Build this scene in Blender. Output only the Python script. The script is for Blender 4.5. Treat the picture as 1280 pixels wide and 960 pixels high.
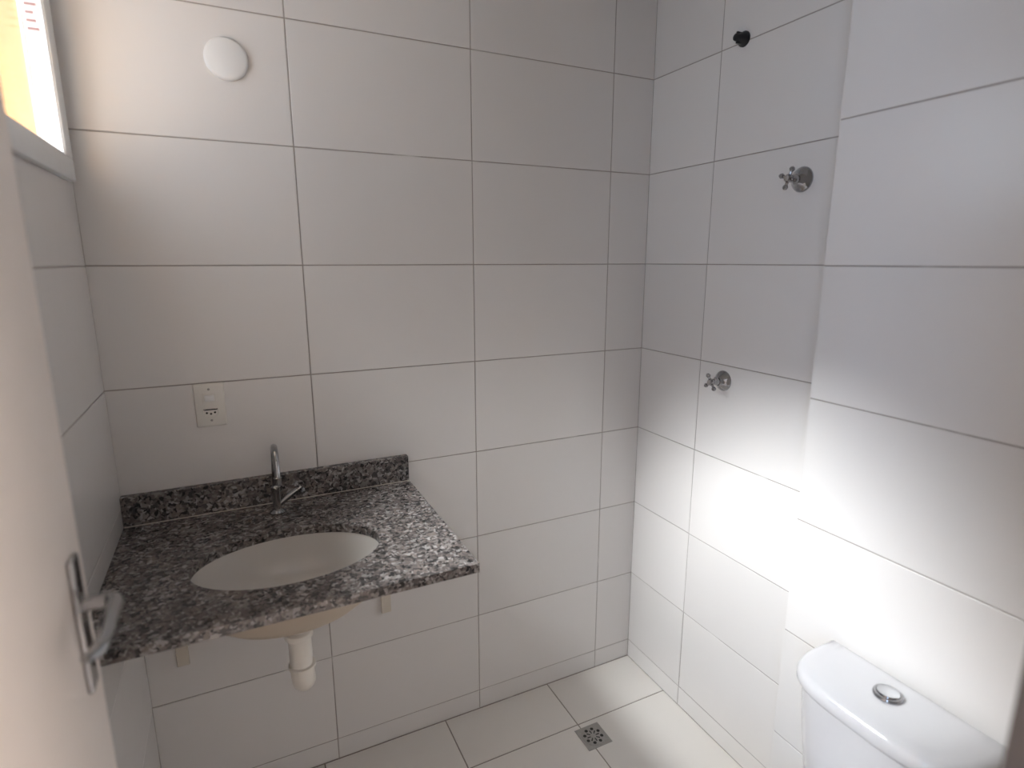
import bpy, bmesh, math, random
from mathutils import Vector, Matrix

random.seed(7)
for o in list(bpy.data.objects): bpy.data.objects.remove(o)
scene = bpy.context.scene
C = scene.collection
PI = math.pi

# ---------------------------------------------------------------- camera
# corner of back wall and right wall on the floor = origin; -x left, -y towards the doorway
cam_d = bpy.data.cameras.new('camera'); cam = bpy.data.objects.new('camera', cam_d); C.objects.link(cam)
cam.location = (-1.3394, -1.6753, 1.5854)
cam.rotation_euler = (1.36087, 0.00071, -0.45228)
cam_d.sensor_width = 36.0; cam_d.lens = 722.71 / 1280 * 36.0
cam_d.clip_start = 0.01
cam_d.dof.use_dof = True; cam_d.dof.focus_distance = 1.75; cam_d.dof.aperture_fstop = 1.9
scene.camera = cam

# ---------------------------------------------------------------- sky, sun, exposure
world = bpy.data.worlds.new('hazy_sky'); scene.world = world; world.use_nodes = True
bg = world.node_tree.nodes['Background']
bg.inputs[0].default_value = (0.72, 0.83, 1.0, 1); bg.inputs[1].default_value = 4.3

sun_d = bpy.data.lights.new('sun', 'SUN'); sun = bpy.data.objects.new('sun', sun_d); C.objects.link(sun)
sun_d.energy = 55.0; sun_d.angle = math.radians(36); sun_d.color = (0.96, 0.965, 1.0)
sun.location = (-4, 0.5, 5)
sun.rotation_euler = Vector((1.0, -0.23, -1.06)).to_track_quat('-Z', 'Y').to_euler()

# two fill lamps added in the unseen hall to brighten door and duct wall
for nm, loc, aim, energy, col in (('hall_fill_warm', (0.55, -2.75, 1.5), (-1.5, -1.0, 1.25), 68.0, (1.0, 0.85, 0.74)),
                                  ('hall_fill_cool', (-2.5, -2.35, 1.6), (-0.2, -1.15, 1.4), 24.0, (0.42, 0.65, 1.0))):
    hd = bpy.data.lights.new(nm, 'AREA'); ho = bpy.data.objects.new(nm, hd); C.objects.link(ho)
    hd.shape = 'RECTANGLE'; hd.size = 0.9; hd.size_y = 1.1; hd.energy = energy; hd.color = col
    ho.location = loc; ho.rotation_euler = (Vector(aim) - Vector(loc)).to_track_quat('-Z', 'Y').to_euler()

vs = scene.view_settings
vs.view_transform = 'Standard'; vs.look = 'None'; vs.gamma = 1.0; vs.use_curve_mapping = False; vs.exposure = -0.05

# ---------------------------------------------------------------- measures
H = 0.30; W = 0.496; S = 0.0742          # tile height, tile width, cut bottom row
A = 0.16; B = 0.2974; D = 0.1512; E = 0.8052; L = 1.6338
CEIL = 2.45; FRONT = -1.52; WT = 0.13
DOOR_L, DOOR_R, DOOR_H = -1.585, -0.826, 2.12
WY0, WY1, WZ0, WZ1 = -0.70, -0.048, 1.756, 2.33     # window frame, outer size
OY0, OY1, OZ0, OZ1 = -0.645, -0.103, 1.803, 2.285   # window opening

# ---------------------------------------------------------------- materials
def nmat(name):
    m = bpy.data.materials.new(name); m.use_nodes = True
    return m, m.node_tree.nodes, m.node_tree.links, m.node_tree.nodes['Principled BSDF']
def plain(name, col, rough=0.4, metal=0.0, noise=0.04, scale=30.0, bump=0.0, coat=0.0):
    m, n, l, p = nmat(name)
    p.inputs['Roughness'].default_value = rough; p.inputs['Metallic'].default_value = metal
    p.inputs['Coat Weight'].default_value = coat
    tc = n.new('ShaderNodeTexCoord'); t = n.new('ShaderNodeTexNoise'); t.inputs['Scale'].default_value = scale
    t.inputs['Detail'].default_value = 4
    l.new(tc.outputs['Object'], t.inputs['Vector'])
    mx = n.new('ShaderNodeMix'); mx.data_type = 'RGBA'
    mx.inputs[6].default_value = tuple(c * (1 - noise) for c in col) + (1,)
    mx.inputs[7].default_value = tuple(min(1, c * (1 + noise)) for c in col) + (1,)
    l.new(t.outputs['Fac'], mx.inputs[0]); l.new(mx.outputs[2], p.inputs['Base Color'])
    if bump:
        b = n.new('ShaderNodeBump'); b.inputs['Strength'].default_value = bump; b.inputs['Distance'].default_value = 0.002
        l.new(t.outputs['Fac'], b.inputs['Height']); l.new(b.outputs[0], p.inputs['Normal'])
    return m
def tile_mat(name, col, rough, var=0.03, wave=0.25):
    m, n, l, p = nmat(name)
    p.inputs['Roughness'].default_value = rough
    oi = n.new('ShaderNodeObjectInfo'); tc = n.new('ShaderNodeTexCoord')
    t = n.new('ShaderNodeTexNoise'); t.inputs['Scale'].default_value = 5; t.inputs['Detail'].default_value = 2
    l.new(tc.outputs['Object'], t.inputs['Vector'])
    mx = n.new('ShaderNodeMix'); mx.data_type = 'RGBA'
    mx.inputs[6].default_value = tuple(c * (1 - var) for c in col) + (1,)
    mx.inputs[7].default_value = tuple(c * (1 + var) for c in col) + (1,)
    l.new(oi.outputs['Random'], mx.inputs[0]); l.new(mx.outputs[2], p.inputs['Base Color'])
    b = n.new('ShaderNodeBump'); b.inputs['Strength'].default_value = wave; b.inputs['Distance'].default_value = 0.004
    l.new(t.outputs['Fac'], b.inputs['Height']); l.new(b.outputs[0], p.inputs['Normal'])
    return m
def grout_mat(name, dark, light):
    m, n, l, p = nmat(name); p.inputs['Roughness'].default_value = 0.9
    tc = n.new('ShaderNodeTexCoord'); t = n.new('ShaderNodeTexNoise'); t.inputs['Scale'].default_value = 4.5
    t.inputs['Detail'].default_value = 3
    l.new(tc.outputs['Object'], t.inputs['Vector'])
    r = n.new('ShaderNodeValToRGB'); r.color_ramp.elements[0].position = 0.62; r.color_ramp.elements[0].color = dark + (1,)
    r.color_ramp.elements[1].position = 0.70; r.color_ramp.elements[1].color = light + (1,)
    l.new(t.outputs['Fac'], r.inputs[0]); l.new(r.outputs[0], p.inputs['Base Color'])
    return m
def granite_mat():
    m, n, l, p = nmat('grey_granite'); p.inputs['Roughness'].default_value = 0.22
    tc = n.new('ShaderNodeTexCoord')
    wn = n.new('ShaderNodeTexNoise'); wn.inputs['Scale'].default_value = 60; wn.inputs['Detail'].default_value = 3
    l.new(tc.outputs['Object'], wn.inputs['Vector'])
    mv = n.new('ShaderNodeMix'); mv.data_type = 'RGBA'; mv.inputs[0].default_value = 0.025
    l.new(tc.outputs['Object'], mv.inputs[6]); l.new(wn.outputs['Color'], mv.inputs[7])
    v = n.new('ShaderNodeTexVoronoi'); v.inputs['Scale'].default_value = 150
    l.new(mv.outputs[2], v.inputs['Vector'])
    sp = n.new('ShaderNodeSeparateColor'); l.new(v.outputs['Color'], sp.inputs[0])
    r = n.new('ShaderNodeValToRGB'); cr = r.color_ramp; cr.interpolation = 'CONSTANT'
    stops = [(0, (0.03, 0.029, 0.03)), (0.15, (0.09, 0.085, 0.084)), (0.32, (0.17, 0.152, 0.145)), (0.52, (0.23, 0.198, 0.185)),
             (0.72, (0.30, 0.28, 0.27)), (0.88, (0.44, 0.425, 0.415))]
    cr.elements[0].position = 0; cr.elements[0].color = stops[0][1] + (1,)
    cr.elements[1].position = stops[1][0]; cr.elements[1].color = stops[1][1] + (1,)
    for q, c in stops[2:]:
        e = cr.elements.new(q); e.color = c + (1,)
    l.new(sp.outputs[0], r.inputs[0])
    t = n.new('ShaderNodeTexNoise'); t.inputs['Scale'].default_value = 22; t.inputs['Detail'].default_value = 5
    l.new(tc.outputs['Object'], t.inputs['Vector'])
    r2 = n.new('ShaderNodeValToRGB'); r2.color_ramp.elements[0].position = 0.36; r2.color_ramp.elements[0].color = (0.6, 0.59, 0.59, 1)
    r2.color_ramp.elements[1].position = 0.62; r2.color_ramp.elements[1].color = (0.98, 0.95, 0.94, 1)
    l.new(t.outputs['Fac'], r2.inputs[0])
    mm = n.new('ShaderNodeMix'); mm.data_type = 'RGBA'; mm.blend_type = 'MULTIPLY'; mm.inputs[0].default_value = 1
    l.new(r.outputs[0], mm.inputs[6]); l.new(r2.outputs[0], mm.inputs[7]); l.new(mm.outputs[2], p.inputs['Base Color'])
    return m
def glass_mat():
    m = bpy.data.materials.new('window_glass'); m.use_nodes = True; n = m.node_tree.nodes; l = m.node_tree.links; n.clear()
    o = n.new('ShaderNodeOutputMaterial'); t = n.new('ShaderNodeBsdfTransparent'); g = n.new('ShaderNodeBsdfGlossy')
    g.inputs['Roughness'].default_value = 0.02; x = n.new('ShaderNodeMixShader'); x.inputs[0].default_value = 0.04
    t.inputs[0].default_value = (0.96, 0.98, 0.97, 1)
    l.new(t.outputs[0], x.inputs[1]); l.new(g.outputs[0], x.inputs[2]); l.new(x.outputs[0], o.inputs[0])
    return m
M = dict(
    tile=tile_mat('white_wall_tile', (0.74, 0.712, 0.695), 0.23),
    floor_tile=tile_mat('white_floor_tile', (0.77, 0.73, 0.685), 0.38),
    grout=grout_mat('wall_grout', (0.36, 0.325, 0.30), (0.66, 0.64, 0.61)),
    floor_grout=grout_mat('floor_grout', (0.30, 0.26, 0.23), (0.55, 0.52, 0.48)),
    plaster=plain('white_plaster', (0.72, 0.71, 0.69), 0.8, bump=0.1, scale=80),
    ochre=plain('ochre_render', (0.58, 0.37, 0.20), 0.9, noise=0.08, scale=60, bump=0.3),
    frame=plain('white_aluminium', (0.80, 0.80, 0.80), 0.35),
    door=plain('white_door_paint', (0.90, 0.82, 0.765), 0.45, noise=0.02),
    jamb=plain('brown_door_frame', (0.12, 0.095, 0.08), 0.5, noise=0.1, scale=12),
    chrome=plain('chrome', (0.37, 0.37, 0.38), 0.08, 1.0, noise=0.02),
    steel=plain('brushed_steel', (0.50, 0.49, 0.47), 0.35, 1.0, noise=0.15, scale=120),
    grate=plain('drain_metal', (0.36, 0.345, 0.325), 0.45, 0.6, noise=0.15, scale=120),
    ceramic=plain('white_ceramic', (0.66, 0.65, 0.665), 0.10, noise=0.01, coat=0.3),
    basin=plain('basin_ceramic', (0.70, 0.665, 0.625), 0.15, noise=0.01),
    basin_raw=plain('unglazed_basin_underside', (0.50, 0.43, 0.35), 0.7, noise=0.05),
    plastic=plain('white_plastic', (0.80, 0.79, 0.78), 0.4, noise=0.01),
    ivory=plain('ivory_plastic', (0.76, 0.73, 0.68), 0.4, noise=0.01),
    pvc=plain('white_pvc', (0.78, 0.74, 0.68), 0.35, noise=0.02),
    black=plain('black_plastic', (0.012, 0.012, 0.014), 0.45, noise=0.1),
    dark=plain('dark_hole', (0.03, 0.028, 0.025), 0.8, noise=0.1),
    bracket=plain('painted_bracket', (0.62, 0.56, 0.48), 0.5, noise=0.05),
    sticker=plain('sticker_paper', (0.80, 0.80, 0.82), 0.6, noise=0.01),
    ink=plain('sticker_ink', (0.34, 0.21, 0.21), 0.6, noise=0.05),
    granite=granite_mat(), glass=glass_mat(),
)

# ---------------------------------------------------------------- helpers
def tag(o, label=None, cat=None, group=None, kind=None):
    if label: o['label'] = label
    if cat: o['category'] = cat
    if group: o['group'] = group
    if kind: o['kind'] = kind
    return o
def obj(name, bm, mat, parent=None, smooth=False, loc=None, angle=40):
    me = bpy.data.meshes.new(name)
    bmesh.ops.recalc_face_normals(bm, faces=bm.faces[:])
    bm.to_mesh(me); bm.free(); me.materials.append(M[mat] if isinstance(mat, str) else mat)
    if smooth:
        me.polygons.foreach_set('use_smooth', [True] * len(me.polygons))
        me.set_sharp_from_angle(angle=math.radians(angle))
    o = bpy.data.objects.new(name, me); C.objects.link(o)
    if loc is not None: o.location = loc
    if parent is not None: o.parent = parent
    return o
def empty(name, loc, rot=(0, 0, 0)):
    o = bpy.data.objects.new(name, None); C.objects.link(o); o.location = loc; o.rotation_euler = rot
    o.empty_display_size = 0.05
    return o
def box(bm, x0, x1, y0, y1, z0, z1, bev=0.0, seg=2):
    r = bmesh.ops.create_cube(bm, size=1)
    vs_ = r['verts']
    bmesh.ops.scale(bm, vec=(x1 - x0, y1 - y0, z1 - z0), verts=vs_)
    bmesh.ops.translate(bm, vec=((x0 + x1) / 2, (y0 + y1) / 2, (z0 + z1) / 2), verts=vs_)
    if bev:
        es = {e for v in vs_ for e in v.link_edges}
        bmesh.ops.bevel(bm, geom=list(es), offset=bev, segments=seg, affect='EDGES', profile=0.5)
    return bm
def frame_of(axis):
    a = Vector(axis).normalized(); u = a.orthogonal().normalized(); return a, u, a.cross(u)
def lathe(bm, prof, base=(0, 0, 0), axis=(0, 0, 1), n=32, caps=True, sx=1.0, sy=1.0):
    a = Vector(axis).normalized()
    if abs(a.z) > 0.99: u, v = Vector((1, 0, 0)), Vector((0, 1, 0))
    else: a, u, v = frame_of(axis)
    base = Vector(base); rings = []
    for r, h in prof:
        if r < 1e-6: rings.append([bm.verts.new(base + a * h)])
        else: rings.append([bm.verts.new(base + a * h + u * (r * sx * math.cos(2 * PI * i / n)) + v * (r * sy * math.sin(2 * PI * i / n))) for i in range(n)])
    for p, q in zip(rings, rings[1:]):
        for i in range(n):
            j = (i + 1) % n
            if len(p) == 1 and len(q) > 1: bm.faces.new((p[0], q[i], q[j]))
            elif len(q) == 1 and len(p) > 1: bm.faces.new((p[i], q[0], p[j]))
            elif len(p) > 1: bm.faces.new((p[i], q[i], q[j], p[j]))
    if caps:
        for r in (rings[0], rings[-1]):
            if len(r) > 2: bm.faces.new(r)
    return bm
def tube(bm, pts, rad, n=16, caps=True):
    pts = [Vector(p) for p in pts]
    if not hasattr(rad, '__len__'): rad = [rad] * len(pts)
    t0 = (pts[1] - pts[0]).normalized(); u = t0.orthogonal().normalized(); rings = []
    for i, p in enumerate(pts):
        t = (pts[min(i + 1, len(pts) - 1)] - pts[max(i - 1, 0)]).normalized()
        u = (u - t * u.dot(t)).normalized(); v = t.cross(u)
        rings.append([bm.verts.new(p + u * (rad[i] * math.cos(2 * PI * k / n)) + v * (rad[i] * math.sin(2 * PI * k / n))) for k in range(n)])
    for a_, b_ in zip(rings, rings[1:]):
        for k in range(n): bm.faces.new((a_[k], b_[k], b_[(k + 1) % n], a_[(k + 1) % n]))
    if caps: bm.faces.new(rings[0]); bm.faces.new(rings[-1])
    return bm
def loft(bm, rings, cap0=True, cap1=True):
    rr = [[bm.verts.new(p) for p in r] for r in rings]
    n = len(rr[0])
    for a_, b_ in zip(rr, rr[1:]):
        for k in range(n): bm.faces.new((a_[k], b_[k], b_[(k + 1) % n], a_[(k + 1) % n]))
    if cap0: bm.faces.new(rr[0])
    if cap1: bm.faces.new(rr[-1])
    return bm
def new(): return bmesh.new()
def copy_tree(o, parent=None):
    c = o.copy(); C.objects.link(c); c.parent = parent
    for ch in [x for x in bpy.data.objects if x.parent == o]: copy_tree(ch, c)
    return c

# ---------------------------------------------------------------- tiles
TCACHE = {}
def tile_mesh(w, h, mat):
    key = (round(w, 4), round(h, 4), mat)
    if key in TCACHE: return TCACHE[key]
    bm = new(); b = 0.0010; t = 0.0030
    ring = lambda i, z: [(-w / 2 + i, -h / 2 + i, z), (w / 2 - i, -h / 2 + i, z), (w / 2 - i, h / 2 - i, z), (-w / 2 + i, h / 2 - i, z)]
    loft(bm, [ring(0, -t), ring(0, -b * 0.7), ring(b, 0)], cap0=False)
    me = bpy.data.meshes.new('tile'); bmesh.ops.recalc_face_normals(bm, faces=bm.faces[:])
    bm.to_mesh(me); bm.free(); me.materials.append(M[mat]); TCACHE[key] = me
    return me
def lay(parent, o, u, n, us, vs_, mat='tile', hole=None, v=(0, 0, 1), gap=0.0030, tilt=0.0016, ends=(True, True)):
    """one object per tile: joints at us x vs_, face plane through o, normal n"""
    o, u, v, n = Vector(o), Vector(u), Vector(v), Vector(n)
    for u0, u1 in zip(us, us[1:]):
        for v0, v1 in zip(vs_, vs_[1:]):
            rects = [(u0, u1, v0, v1)]
            if hole:
                h0, h1, g0, g1 = hole
                if u0 < h1 and u1 > h0 and v0 < g1 and v1 > g0:
                    rects = [(u0, u1, v0, g0), (u0, u1, g1, v1), (u0, h0, max(v0, g0), min(v1, g1)), (h1, u1, max(v0, g0), min(v1, g1))]
            for a0, a1, b0, b1 in rects:
                g0_ = 0.0002 if ends[0] and a0 == us[0] else gap / 2
                g1_ = 0.0002 if ends[1] and a1 == us[-1] else gap / 2
                a0 += g0_; a1 -= g1_
                w, h = a1 - a0, b1 - b0 - gap
                if w < 0.012 or h < 0.012: continue
                t = bpy.data.objects.new('tile', tile_mesh(w, h, mat)); C.objects.link(t)
                uu = u if u.cross(v).dot(n) > 0 else -u
                R = Matrix((uu, v, n)).transposed()
                R = R @ Matrix.Rotation(random.gauss(0, tilt), 3, 'X') @ Matrix.Rotation(random.gauss(0, tilt), 3, 'Y')
                t.matrix_world = Matrix.Translation(o + u * (a0 + a1) / 2 + v * (b0 + b1) / 2) @ R.to_4x4()
                t.parent = parent
ROWS = [0, S] + [S + H * k for k in range(1, 8)] + [CEIL]
G = 0.0013      # how far the grout lies behind the tile faces

def struct(name, bm, mat, label, cat='wall'):
    return tag(obj(name, bm, mat), label, cat, kind='structure')

bm = new(); box(bm, -L - WT, WT, G, WT, -0.1, CEIL)
wall_back = struct('wall_back', bm, 'grout', 'back wall of large white tiles behind the granite washbasin counter')
lay(wall_back, (0, 0, 0), (-1, 0, 0), (0, -1, 0), [0, A, A + W, A + 2 * W, L], ROWS)

bm = new(); box(bm, G, WT, FRONT - WT, G, -0.1, CEIL)
wall_right = struct('wall_right', bm, 'grout', 'recessed white tiled shower wall with two chrome valves')
lay(wall_right, (0, 0, 0), (0, -1, 0), (-1, 0, 0), [0, B, E], ROWS)

bm = new(); box(bm, -D + G, G, FRONT, -E - G, -0.1, CEIL)
duct = struct('wall_duct', bm, 'grout', 'white tiled pipe duct wall standing proud behind the toilet tank')
lay(duct, (-D, 0, 0), (0, -1, 0), (-1, 0, 0), [E, E + W, -FRONT], ROWS)
lay(duct, (0, -E, 0), (-1, 0, 0), (0, 1, 0), [0, D], ROWS)

# left wall with window opening: four blocks joined in one mesh, outside face in ochre render
bm = new(); X0, X1 = -L - 0.03, -L - G
box(bm, X0, X1, FRONT - WT, OY0, -0.1, CEIL); box(bm, X0, X1, OY1, G, -0.1, CEIL)
box(bm, X0, X1, OY0, OY1, -0.1, OZ0); box(bm, X0, X1, OY0, OY1, OZ1, CEIL)
wall_left = struct('wall_left', bm, 'grout', 'white tiled side wall with the small high window')
lay(wall_left, (-L, 0, 0), (0, -1, 0), (1, 0, 0), [0, W, 2 * W, -FRONT], ROWS, hole=(-OY1, -OY0, OZ0, OZ1))
bm = new(); X0, X1 = -L - 0.17, -L - 0.03
box(bm, X0, X1, FRONT - WT, OY0, -0.1, CEIL + 0.1); box(bm, X0, X1, OY1, WT, -0.1, CEIL + 0.1)
box(bm, X0, X1, OY0, OY1, -0.1, OZ0); box(bm, X0, X1, OY0, OY1, OZ1, CEIL + 0.1)
struct('wall_facade', bm, 'ochre', 'ochre rendered outer wall seen through the small window')

# front wall with doorway (the camera stands in it)
bm = new(); y0, y1 = FRONT - WT, FRONT
box(bm, DOOR_R, 0, y0, y1, -0.1, CEIL); box(bm, -L, DOOR_L, y0, y1, -0.1, CEIL); box(bm, DOOR_L, DOOR_R, y0, y1, DOOR_H, CEIL)
struct('wall_front', bm, 'plaster', 'white wall around the doorway opposite the tiled back wall')
bm = new()
box(bm, DOOR_R - 0.03, DOOR_R, y0 - 0.01, y1 + 0.01, 0, DOOR_H); box(bm, DOOR_L, DOOR_L + 0.03, y0 - 0.01, y1 + 0.001, 0, DOOR_H)
box(bm, DOOR_L + 0.03, DOOR_R - 0.03, y0 - 0.01, y1 + 0.01, DOOR_H - 0.03, DOOR_H)
tag(obj('trim_1', bm, 'jamb'), 'brown wooden door frame lining the doorway', 'door frame', kind='structure')
bm = new(); box(bm, -L - WT, WT, FRONT - WT, WT, CEIL, CEIL + 0.1)
struct('ceiling', bm, 'plaster', 'plain white bathroom ceiling', 'ceiling')

# hall behind the doorway
bm = new(); box(bm, -2.6, 1.2, -3.9, FRONT - WT, -0.1, -0.001)
struct('floor_hall', bm, 'floor_tile', 'pale floor of the hall outside the bathroom door', 'floor')
bm = new(); box(bm, -2.6, 1.2, -4.0, -3.9, -0.1, 2.45); box(bm, -2.7, -2.6, -4.0, FRONT - WT, -0.1, 2.45); box(bm, 1.2, 1.3, -4.0, FRONT - WT, -0.1, 2.45)
box(bm, -2.7, -L - 0.17, FRONT - WT, FRONT - 0.03, -0.1, 2.45); box(bm, WT, 1.3, FRONT - WT, FRONT - 0.03, -0.1, 2.45)
struct('wall_hall', bm, 'plaster', 'plain white walls of the hall outside the bathroom door')
bm = new(); box(bm, -2.7, 1.3, -4.0, FRONT - WT, 2.45, 2.55)
struct('ceiling_hall', bm, 'plaster', 'plain white ceiling of the hall outside the bathroom', 'ceiling')

# floor
bm = new(); box(bm, -L - WT, WT, FRONT - WT, WT, -0.1, -G)
floor = struct('floor', bm, 'floor_grout', 'white square floor tiles sloping to a metal drain', 'floor')
FX = [0, 0.378, 0.788, 1.198, 1.608, L]; FY = [0, 0.221, 0.631, 1.041, 1.451, -FRONT]
DX, DY, DS = -0.3585, -0.2875, 0.0475
for u0, u1 in zip(FX, FX[1:]):
    lay(floor, (0, 0, 0), (-1, 0, 0), (0, 0, 1), [u0, u1], FY, 'floor_tile', v=(0, -1, 0), gap=0.004, tilt=0.0005, ends=(u0 == 0, u1 == L))

# ---------------------------------------------------------------- window
win = tag(empty('window_1', (-L, (OY0 + OY1) / 2, WZ0)), 'small high window with white aluminium frame beside the door', 'window', kind='structure')
def P(o, parent):       # keep world placement
    o.parent = parent; o.matrix_parent_inverse = Matrix.Translation(-Vector(parent.location)) if tuple(parent.rotation_euler) == (0, 0, 0) else parent.matrix_basis.inverted(); return o
x0, x1 = -L + 0.0005, -L + 0.016
for nm, a in (('frame_bar', (WY0, WY1, WZ0, OZ0)), ('frame_bar', (WY0, WY1, OZ1, WZ1)), ('frame_bar', (WY0, OY0, OZ0, OZ1)), ('frame_bar', (OY1, WY1, OZ0, OZ1))):
    bm = new(); box(bm, x0, x1, a[0], a[1], a[2], a[3], 0.003); P(obj(nm, bm, 'frame', smooth=True), win)
# liner of the opening
t = 0.004; bm = new(); xa, xb = -L - 0.028, -L + 0.012
box(bm, xa, xb, OY0 - t, OY0 + t, OZ0 - t, OZ1 + t); box(bm, xa, xb, OY1 - t, OY1 + t, OZ0 - t, OZ1 + t)
box(bm, xa, xb, OY0 + t, OY1 - t, OZ0 - t, OZ0 + t); box(bm, xa, xb, OY0 + t, OY1 - t, OZ1 - t, OZ1 + t)
P(obj('frame_liner', bm, 'frame'), win)
bm = new(); box(bm, -L - 0.025, -L - 0.021, OY0 + t, OY1 - t, OZ0 + t, OZ1 - t)
P(obj('pane', bm, 'glass'), win)
st = empty('paper_sticker', (-L - 0.007, OY1 - t - 0.0006, 2.075))
tag(st, 'small white printed sticker on the window frame side', 'sticker')
bm = new(); box(bm, -0.0115, 0.0115, -0.0004, 0.0004, -0.05, 0.07); sheet = obj('sheet', bm, 'sticker', st)
for k in range(7):
    bm = new(); z = -0.038 + 0.015 * k; box(bm, -0.0095, 0.0095 - 0.003 * (k % 3), -0.0010, -0.0004, z, z + 0.005); obj('print_line', bm, 'ink', sheet)

# ---------------------------------------------------------------- door
door = tag(empty('door_1', (-1.5585, -1.52, 0.0)), 'open plain white door leaf with lever handle, against the side wall', 'door', kind='structure')
bm = new(); box(bm, -1.573, -1.538, -1.515, -0.828, 0.008, 2.09, 0.0025); P(obj('leaf', bm, 'door', smooth=True), door)
hy, hz = -0.885, 1.155
for s_ in (1, -1):
    xf = -1.538 if s_ > 0 else -1.573
    bm = new(); box(bm, min(xf, xf + s_ * 0.007), max(xf, xf + s_ * 0.007), hy - 0.016, hy + 0.016, hz - 0.088, hz + 0.088, 0.003, 2)
    plate = P(obj('handle_plate', bm, 'chrome', smooth=True), door)
    bm = new(); lathe(bm, [(0.0045, 0), (0.0045, 0.0015), (0, 0.0015)], (xf + s_ * 0.007, hy, hz - 0.045), (s_, 0, 0), 12); box(bm, min(xf + s_ * 0.007, xf + s_ * 0.0085), max(xf + s_ * 0.007, xf + s_ * 0.0085), hy - 0.002, hy + 0.002, hz - 0.058, hz - 0.045)
    obj('keyhole', bm, 'dark', plate)
    reach = 0.041 if s_ > 0 else 0.036
    bm = new(); xs = xf + s_ * 0.006; xe = xf + s_ * reach; z = hz + 0.025
    path = [(xs, hy, z), (xs + (xe - xs) * 0.6, hy, z)]
    for k in range(1, 7):
        a = k / 6 * PI / 2; path.append((xe - s_ * 0.012 * (1 - math.sin(a)), hy - 0.012 * (1 - math.cos(a)), z))
    path += [(xe, hy - 0.05, z), (xe, hy - 0.09, z), (xe - s_ * 0.003, hy - 0.112, z), (xe - s_ * 0.012, hy - 0.122, z)]
    tube(bm, path, [0.010, 0.0095] + [0.0095] * 6 + [0.0095, 0.0085, 0.0075, 0.005], 14)
    P(obj('lever', bm, 'chrome', smooth=True), door)
for z in (0.25, 1.05, 1.85):
    bm = new(); lathe(bm, [(0.006, -0.04), (0.006, 0.04)], (-1.579, -1.517, z), (0, 0, 1), 12); P(obj('hinge', bm, 'steel', smooth=True), door)

# ---------------------------------------------------------------- washbasin counter
ZC = 0.922; TH = 0.022; CX0, CX1, CY0, CY1 = -L + 0.001, -0.888, -0.578, -0.0005
SX, SY, SA, SB = -1.266, -0.345, 0.2065, 0.137
counter = tag(empty('washbasin_counter', (-1.26, -0.29, ZC)), 'speckled grey granite counter with backsplash and oval basin cutout', 'counter')
def slab_with_hole(z0, z1, n=96):
    bm = new(); loops = []
    for z in (z0, z1):
        inn, out = [], []
        for i in range(n):
            a = 2 * PI * i / n; c, s_ = math.cos(a), math.sin(a)
            inn.append(bm.verts.new((SX + SA * c, SY + SB * s_, z)))
            k = min((CX1 - SX) / c if c > 1e-9 else 1e9, (CX0 - SX) / c if c < -1e-9 else 1e9, (CY1 - SY) / s_ if s_ > 1e-9 else 1e9, (CY0 - SY) / s_ if s_ < -1e-9 else 1e9)
            out.append([SX + k * c, SY + k * s_, z])
        for cx in (CX0, CX1):          # snap the nearest sample to each corner
            for cy in (CY0, CY1):
                j = min(range(n), key=lambda q: (out[q][0] - cx) ** 2 + (out[q][1] - cy) ** 2); out[j] = [cx, cy, z]
        loops.append((inn, [bm.verts.new(q) for q in out]))
    (i0, o0), (i1, o1) = loops
    for i in range(n):
        j = (i + 1) % n
        bm.faces.new((i1[i], o1[i], o1[j], i1[j])); bm.faces.new((i0[i], i0[j], o0[j], o0[i]))
        bm.faces.new((o0[i], o0[j], o1[j], o1[i])); bm.faces.new((i0[j], i0[i], i1[i], i1[j]))
    return bm
P(obj('countertop', slab_with_hole(ZC - TH, ZC), 'granite'), counter)
bm = new(); box(bm, CX0, -0.889, -0.0215, CY1, ZC, 1.002, 0.0015, 1); splash = P(obj('backsplash', bm, 'granite'), counter)
bm = new(); box(bm, CX0 + 0.002, -0.890, -0.0225, -0.0213, ZC + 0.0002, ZC + 0.0022); obj('sealant_bead', bm, 'bracket', splash)

basin = tag(empty('oval_basin', (SX, SY, ZC - TH)), 'white oval undermount basin below the granite counter', 'sink')
zt = ZC - TH - 0.0005
prof_in = [(1.01, 0.0), (1.0, -0.015), (0.96, -0.045), (0.86, -0.080), (0.68, -0.107), (0.45, -0.123), (0.22, -0.130), (0.11, -0.132)]
n = 64
def oval(k, z, off=0.0): return [(SX + (SA * k + off) * math.cos(2 * PI * i / n), SY + (SB * k + off) * math.sin(2 * PI * i / n), z) for i in range(n)]
bm = new(); loft(bm, [oval(1.0, zt, 0.02), oval(1.005, zt)] + [oval(k, zt + h) for k, h in prof_in], False, False)
basin_bowl = P(obj('bowl', bm, 'basin', smooth=True), basin)
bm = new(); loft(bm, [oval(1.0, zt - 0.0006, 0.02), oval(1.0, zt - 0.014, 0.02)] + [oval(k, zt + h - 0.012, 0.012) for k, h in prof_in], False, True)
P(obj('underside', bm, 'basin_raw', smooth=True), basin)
bm = new(); lathe(bm, [(0.026, 0), (0.026, 0.003), (0.021, 0.004), (0.018, 0.001), (0, 0.001)], (SX, SY, zt - 0.133), n=32)
obj('waste_ring', bm, 'chrome', basin_bowl, smooth=True)

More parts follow.
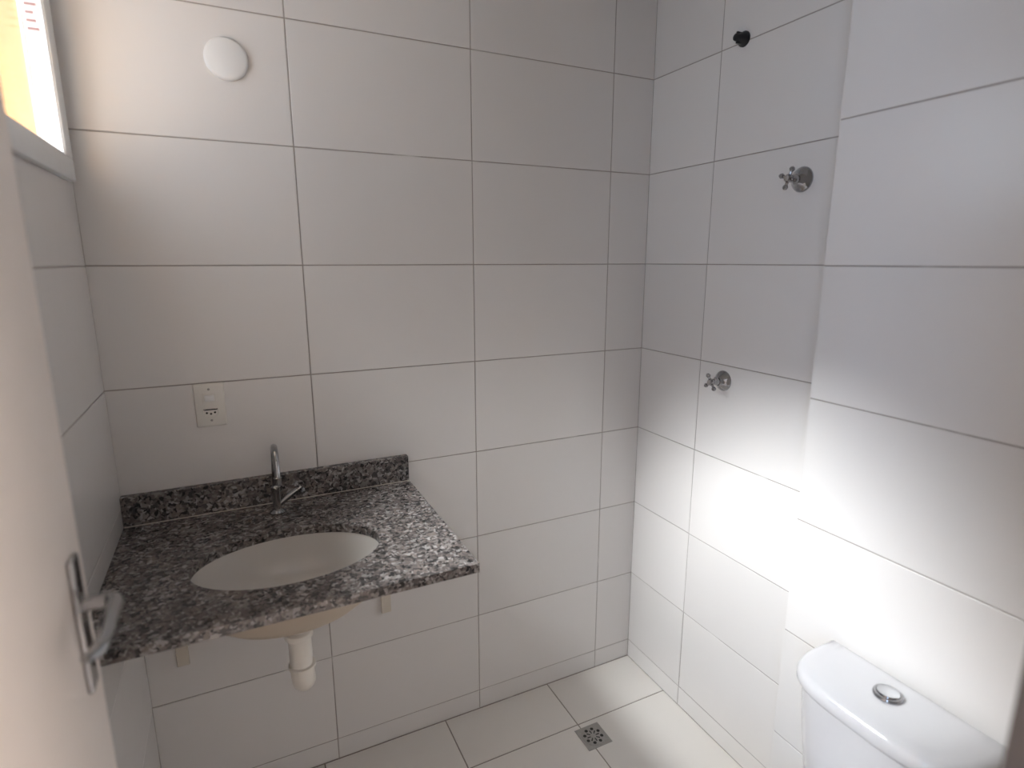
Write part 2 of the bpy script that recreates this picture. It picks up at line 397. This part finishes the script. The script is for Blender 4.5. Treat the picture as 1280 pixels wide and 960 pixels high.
# bottle trap below the basin
trap = tag(empty('bottle_trap', (SX, SY, 0.5)), 'white plastic drain trap hanging below the oval basin', 'pipe')
zb = zt - 0.145
TX, TY = SX + 0.004, SY
bm = new(); lathe(bm, [(0.026, 0), (0.026, -0.012), (0.019, -0.014), (0.019, -0.03)], (TX, TY, zb + 0.002), n=32); P(obj('tailpiece', bm, 'pvc', smooth=True), trap)
bm = new(); lathe(bm, [(0.020, 0), (0.0225, -0.002), (0.024, -0.010), (0.028, -0.012), (0.0315, -0.015), (0.0325, -0.027), (0.030, -0.030), (0.024, -0.031)], (TX, TY, zb - 0.020), n=32); P(obj('slip_nut', bm, 'pvc', smooth=True), trap)
bm = new(); lathe(bm, [(0.0265, 0), (0.0265, -0.080)], (TX + 0.001, TY, zb - 0.048), n=32); P(obj('trap_body', bm, 'pvc', smooth=True), trap)
bm = new(); lathe(bm, [(0.0265, 0), (0.0318, -0.002), (0.0318, -0.009), (0.0265, -0.010)], (TX + 0.002, TY, zb - 0.122), n=32); P(obj('joint_ring', bm, 'pvc', smooth=True), trap)
bm = new(); zz = zb - 0.130
path = [(TX + 0.002, TY, zz)]
for k in range(0, 9):
    a = k / 8 * PI / 2; path.append((TX + 0.002 + 0.004 * k / 8, TY + 0.04 * (1 - math.cos(a)), zz - 0.018 - 0.04 * math.sin(a)))
path += [(TX + 0.006, TY + 0.12, zz - 0.058), (TX + 0.006, -0.001, zz - 0.058)]
tube(bm, path, [0.0275] * 10 + [0.022, 0.022], 24); P(obj('outlet_elbow', bm, 'pvc', smooth=True), trap)

# brackets
def bracket(x, label, g):
    r = tag(empty('wall_bracket', (x, -0.003, 0.49)), label, 'bracket', g)
    bm = new(); box(bm, x - 0.015, x + 0.015, -0.012, -0.0005, 0.486, ZC - TH - 0.004, 0.001, 1); P(obj('upright', bm, 'bracket'), r)
    bm = new(); box(bm, x - 0.015, x + 0.015, -0.40, -0.0005, ZC - TH - 0.0065, ZC - TH - 0.0005, 0.001, 1); P(obj('arm', bm, 'bracket'), r)
    bm = new(); tube(bm, [(x, -0.012, 0.60), (x, -0.25, ZC - TH - 0.01)], 0.0045, 8); P(obj('brace', bm, 'bracket'), r)
bracket(-0.977, 'pale metal wall bracket under the free end of the granite counter', 'counter brackets')
bracket(-1.545, 'pale metal wall bracket under the counter end at the side wall', 'counter brackets')

# ---------------------------------------------------------------- faucet
fx, fy, fz = -1.272, -0.088, ZC
f = tag(empty('basin_faucet', (fx, fy, fz + 0.0003)), 'slim chrome gooseneck tap with side handle on the granite counter', 'faucet')
bm = new(); lathe(bm, [(0.022, 0), (0.022, 0.003), (0.016, 0.007), (0.012, 0.010)], n=28); obj('base_flange', bm, 'chrome', f, True)
bm = new(); lathe(bm, [(0.011, 0.008), (0.0115, 0.06), (0.0125, 0.062), (0.0125, 0.072), (0.008, 0.076)], n=24); obj('body', bm, 'chrome', f, True)
bm = new(); path = [(0, 0, 0.07), (0.001, 0, 0.12), (0.002, 0, 0.150)]
for k in range(1, 13):
    a = k / 12 * PI; path.append((0.002, -0.045 * (1 - math.cos(a)), 0.150 + 0.045 * math.sin(a)))
path.append((0.002, -0.090, 0.128))
tube(bm, path, 0.0078, 16); spout = obj('spout', bm, 'chrome', f, True)
bm = new(); lathe(bm, [(0.0078, 0), (0.0102, -0.002), (0.0102, -0.018), (0.0085, -0.020)], (0.002, -0.090, 0.130), n=20); obj('aerator', bm, 'chrome', spout, True)
bm = new(); tube(bm, [(0.006, 0, 0.022), (0.032, 0, 0.042), (0.054, 0, 0.056)], [0.008, 0.0085, 0.0065], 14); st_ = obj('valve_stem', bm, 'chrome', f, True)
bm = new(); c = Vector((0.060, 0, 0.060)); ax = Vector((0.8, 0, 0.6)); u = Vector((0, 1, 0)); v = ax.cross(u)
lathe(bm, [(0.0, -0.008), (0.008, -0.006), (0.009, 0.0), (0.007, 0.005), (0, 0.007)], c, ax, 16)
for k in range(4):
    d_ = u * math.cos(k * PI / 2 + 0.6) + v * math.sin(k * PI / 2 + 0.6)
    tube(bm, [c, c + d_ * 0.016], 0.0032, 8); lathe(bm, [(0, -0.007), (0.0055, -0.004), (0.007, 0), (0.0055, 0.004), (0, 0.007)], c + d_ * 0.018, d_, 12)
obj('cross_handle', bm, 'chrome', f, True)

# ---------------------------------------------------------------- wall plate with switch and outlet
s = tag(empty('wall_socket', (-1.4085, -0.0005, 1.2165)), 'ivory plate with a switch above an outlet, over the granite counter', 'socket')
bm = new(); box(bm, -0.036, 0.036, -0.008, 0, -0.058, 0.058, 0.004, 3); obj('plate', bm, 'ivory', s, True)
bm = new(); box(bm, -0.0165, 0.0165, -0.0086, -0.006, 0.006, 0.034, 0.0006, 1); bezel = obj('switch_bezel', bm, 'ivory', s)
bm = new(); box(bm, -0.011, 0.011, -0.0125, -0.007, 0.011, 0.027, 0.0015, 2); obj('rocker', bm, 'plastic', bezel, True)
bm = new()
ring = lambda k, y: [(0.0185 * k * math.copysign(abs(math.cos(a)) ** 0.8, math.cos(a)), y, -0.020 + 0.011 * k * math.copysign(abs(math.sin(a)) ** 0.8, math.sin(a))) for a in [2 * PI * i / 28 for i in range(28)]]
loft(bm, [ring(1.08, -0.0078), ring(1.05, -0.0092), ring(0.98, -0.0092), ring(0.95, -0.0083)], False, True); outlet = obj('outlet', bm, 'ivory', s, True)
for dx, dz in ((-0.0095, -0.0205), (0, -0.0235), (0.0095, -0.0205)):
    bm = new(); lathe(bm, [(0.0027, 0), (0.0027, 0.0008), (0, 0.0008)], (dx, -0.0082, dz), (0, -1, 0), 12); obj('pin_hole', bm, 'dark', outlet)
bm = new(); box(bm, -0.0165, 0.0165, -0.0092, -0.0082, -0.0135, -0.0105); obj('shutter_slot', bm, 'dark', outlet)
for dz in (0.042, -0.041):
    bm = new(); lathe(bm, [(0.0032, 0), (0.003, 0.0012), (0, 0.0014)], (0, -0.008, dz), (0, -1, 0), 12); obj('screw', bm, 'grate', s)

# round blank cover
s = tag(empty('round_cover', (-1.292, -0.0005, 2.061)), 'round white blank cover plate high on the tiled back wall', 'cover plate')
bm = new(); lathe(bm, [(0.0485, 0), (0.0485, 0.005), (0.0465, 0.009), (0.042, 0.011), (0, 0.012)], (0, 0, 0), (0, -1, 0), 48); obj('disc', bm, 'plastic', s, True)

# ---------------------------------------------------------------- shower valves and capped pipe
def valve(name, y, z, label, spin, group):
    r = tag(empty(name, (-0.0005, y, z)), label, 'valve', group)
    bm = new(); lathe(bm, [(0.0315, 0), (0.0315, 0.002), (0.029, 0.006), (0.022, 0.013), (0.0155, 0.020), (0.013, 0.024), (0, 0.024)], (0, 0, 0), (-1, 0, 0), 40); obj('escutcheon', bm, 'chrome', r, True)
    bm = new(); lathe(bm, [(0.0105, 0.022), (0.0105, 0.034), (0.008, 0.038), (0.008, 0.044)], (0, 0, 0), (-1, 0, 0), 20); obj('stem', bm, 'chrome', r, True)
    bm = new(); c = Vector((-0.050, 0, 0))
    lathe(bm, [(0.0075, -0.008), (0.0105, -0.004), (0.0105, 0.004), (0.007, 0.009), (0, 0.010)], c, (-1, 0, 0), 20)
    for k in range(4):
        a = spin + k * PI / 2; d_ = Vector((0, math.cos(a), math.sin(a)))
        tube(bm, [c, c + d_ * 0.017], [0.0045, 0.0035], 10)
        lathe(bm, [(0, -0.0072), (0.005, -0.005), (0.007, 0), (0.005, 0.005), (0, 0.0072)], c + d_ * 0.0225, d_, 12)
    obj('cross_handle', bm, 'chrome', r, True)
valve('shower_valve', -0.608, 1.787, 'chrome cross-handle valve high on the shower wall near the duct edge', 0.35, 'shower wall valves')
valve('shower_valve', -0.399, 1.226, 'chrome cross-handle valve at mid height on the shower wall', 0.95, 'shower wall valves')
r = tag(empty('pipe_plug', (-0.0005, -0.381, 2.180)), 'small black cap on the shower outlet above both valves', 'plug')
bm = new(); lathe(bm, [(0.020, 0), (0.020, 0.004), (0.0155, 0.012), (0.010, 0.024), (0.009, 0.034), (0.0, 0.036)], (0, 0, 0), (-1, 0, 0), 24); obj('cone', bm, 'black', r, True)
bm = new(); box(bm, -0.030, -0.004, -0.003, 0.003, -0.015, 0.015, 0.001, 1); obj('grip_fin', bm, 'black', r)

# ---------------------------------------------------------------- floor drain
r = tag(empty('floor_drain', (DX, DY, 0)), 'square metal floor drain with a ring of holes', 'drain')
bm = new(); q = DS - 0.001
box(bm, -q, q, -q, q, 0.0002, 0.0016, 0.0005, 1); obj('frame', bm, 'grate', r)
bm = new(); lathe(bm, [(0.040, 0.0004), (0.040, 0.0022), (0.0385, 0.0028), (0, 0.0028)], n=40); grate = obj('grate', bm, 'grate', r, True)
for k in range(8):
    a = (k + 0.5) * PI / 4
    bm = new(); lathe(bm, [(0.0058, 0.0026), (0.0058, 0.0031), (0, 0.0031)], (0.029 * math.cos(a), 0.029 * math.sin(a), 0), n=14); obj('round_hole', bm, 'dark', grate)
    bm = new(); ca, sa = math.cos(a + PI / 8), math.sin(a + PI / 8)
    pts = [(0.010, -0.0016), (0.023, -0.0022), (0.023, 0.0022), (0.010, 0.0016)]
    vv = [bm.verts.new((x * ca - y * sa, x * sa + y * ca, 0.0031)) for x, y in pts]; bm.faces.new(vv)
    ext = bmesh.ops.extrude_face_region(bm, geom=bm.faces[:]); bmesh.ops.translate(bm, vec=(0, 0, -0.0005), verts=[e for e in ext['geom'] if isinstance(e, bmesh.types.BMVert)])
    obj('slot', bm, 'dark', grate)

# ---------------------------------------------------------------- toilet
TYC = -1.112; XB = -D - 0.014
toilet = tag(empty('toilet', (-0.45, TYC, 0)), 'white close-coupled toilet with chrome flush button against the duct wall', 'toilet')
def dring(hw, dep, z, n=3.6, inset=0.0, m=48):
    """straight back, bowed front"""
    hw -= inset; dep2 = dep - inset; pts = []
    for i in range(m + 1):
        a = PI * i / m; c_, s_ = math.cos(a), math.sin(a)
        pts.append((XB - inset * 0.35 - dep2 * (abs(s_) ** (2 / n)), TYC + hw * math.copysign(abs(c_) ** (2 / n), c_), z))
    return pts
bm = new(); loft(bm, [dring(0.145, 0.135, 0.402, 3.4, 0.01), dring(0.147, 0.138, 0.412, 3.4), dring(0.160, 0.160, 0.58, 3.6), dring(0.168, 0.171, 0.706, 3.6)])
P(obj('tank', bm, 'ceramic', smooth=True, angle=50), toilet)
bm = new()
loft(bm, [dring(0.168, 0.172, 0.7065), dring(0.1755, 0.179, 0.7085), dring(0.1775, 0.181, 0.713), dring(0.1775, 0.181, 0.724), dring(0.1775, 0.181, 0.732, inset=0.003),
          dring(0.1775, 0.181, 0.7375, inset=0.009), dring(0.1775, 0.181, 0.7405, inset=0.017), dring(0.1775, 0.181, 0.7420, inset=0.028), dring(0.1775, 0.181, 0.7440, inset=0.036), dring(0.1775, 0.181, 0.7450, inset=0.048), dring(0.1775, 0.181, 0.7453, inset=0.07)])
P(obj('tank_lid', bm, 'ceramic', smooth=True, angle=60), toilet)
bm = new(); lathe(bm, [(0.0265, 0), (0.0265, 0.004), (0.025, 0.0065), (0.0215, 0.0075), (0.0212, 0.006)], (-0.240, TYC + 0.002, 0.7448), n=36); bz = P(obj('flush_bezel', bm, 'chrome', smooth=True), toilet)
bm = new(); lathe(bm, [(0.0208, 0.0), (0.0208, 0.008), (0.0195, 0.0098), (0.012, 0.0104), (0, 0.0106)], (-0.240, TYC + 0.002, 0.7450), n=36); obj('flush_button', bm, 'chrome', bz, smooth=True)
def el(cx, rx, ry, z, m=48, sq=2.3):
    return [(cx + rx * math.copysign(abs(math.cos(a)) ** (2 / sq), math.cos(a)), TYC + ry * math.copysign(abs(math.sin(a)) ** (2 / sq), math.sin(a)), z) for a in [2 * PI * i / m for i in range(m)]]
bm = new(); loft(bm, [el(-0.46, 0.22, 0.115, 0.0), el(-0.46, 0.215, 0.11, 0.02), el(-0.45, 0.19, 0.095, 0.16), el(-0.47, 0.22, 0.13, 0.28), el(-0.485, 0.255, 0.175, 0.37), el(-0.485, 0.262, 0.182, 0.395)])
P(obj('bowl', bm, 'ceramic', smooth=True), toilet)
bm = new(); box(bm, XB - 0.17, XB - 0.002, TYC - 0.15, TYC + 0.15, 0.34, 0.4015, 0.012, 3); P(obj('tank_shelf', bm, 'ceramic', smooth=True), toilet)
bm = new(); loft(bm, [el(-0.545, 0.200, 0.178, 0.396), el(-0.545, 0.204, 0.182, 0.403), el(-0.545, 0.202, 0.18, 0.412)]); P(obj('seat', bm, 'plastic', smooth=True), toilet)
bm = new(); loft(bm, [el(-0.545, 0.200, 0.178, 0.413), el(-0.545, 0.203, 0.181, 0.418), el(-0.545, 0.19, 0.168, 0.428), el(-0.545, 0.12, 0.10, 0.431)]); P(obj('seat_lid', bm, 'plastic', smooth=True), toilet)
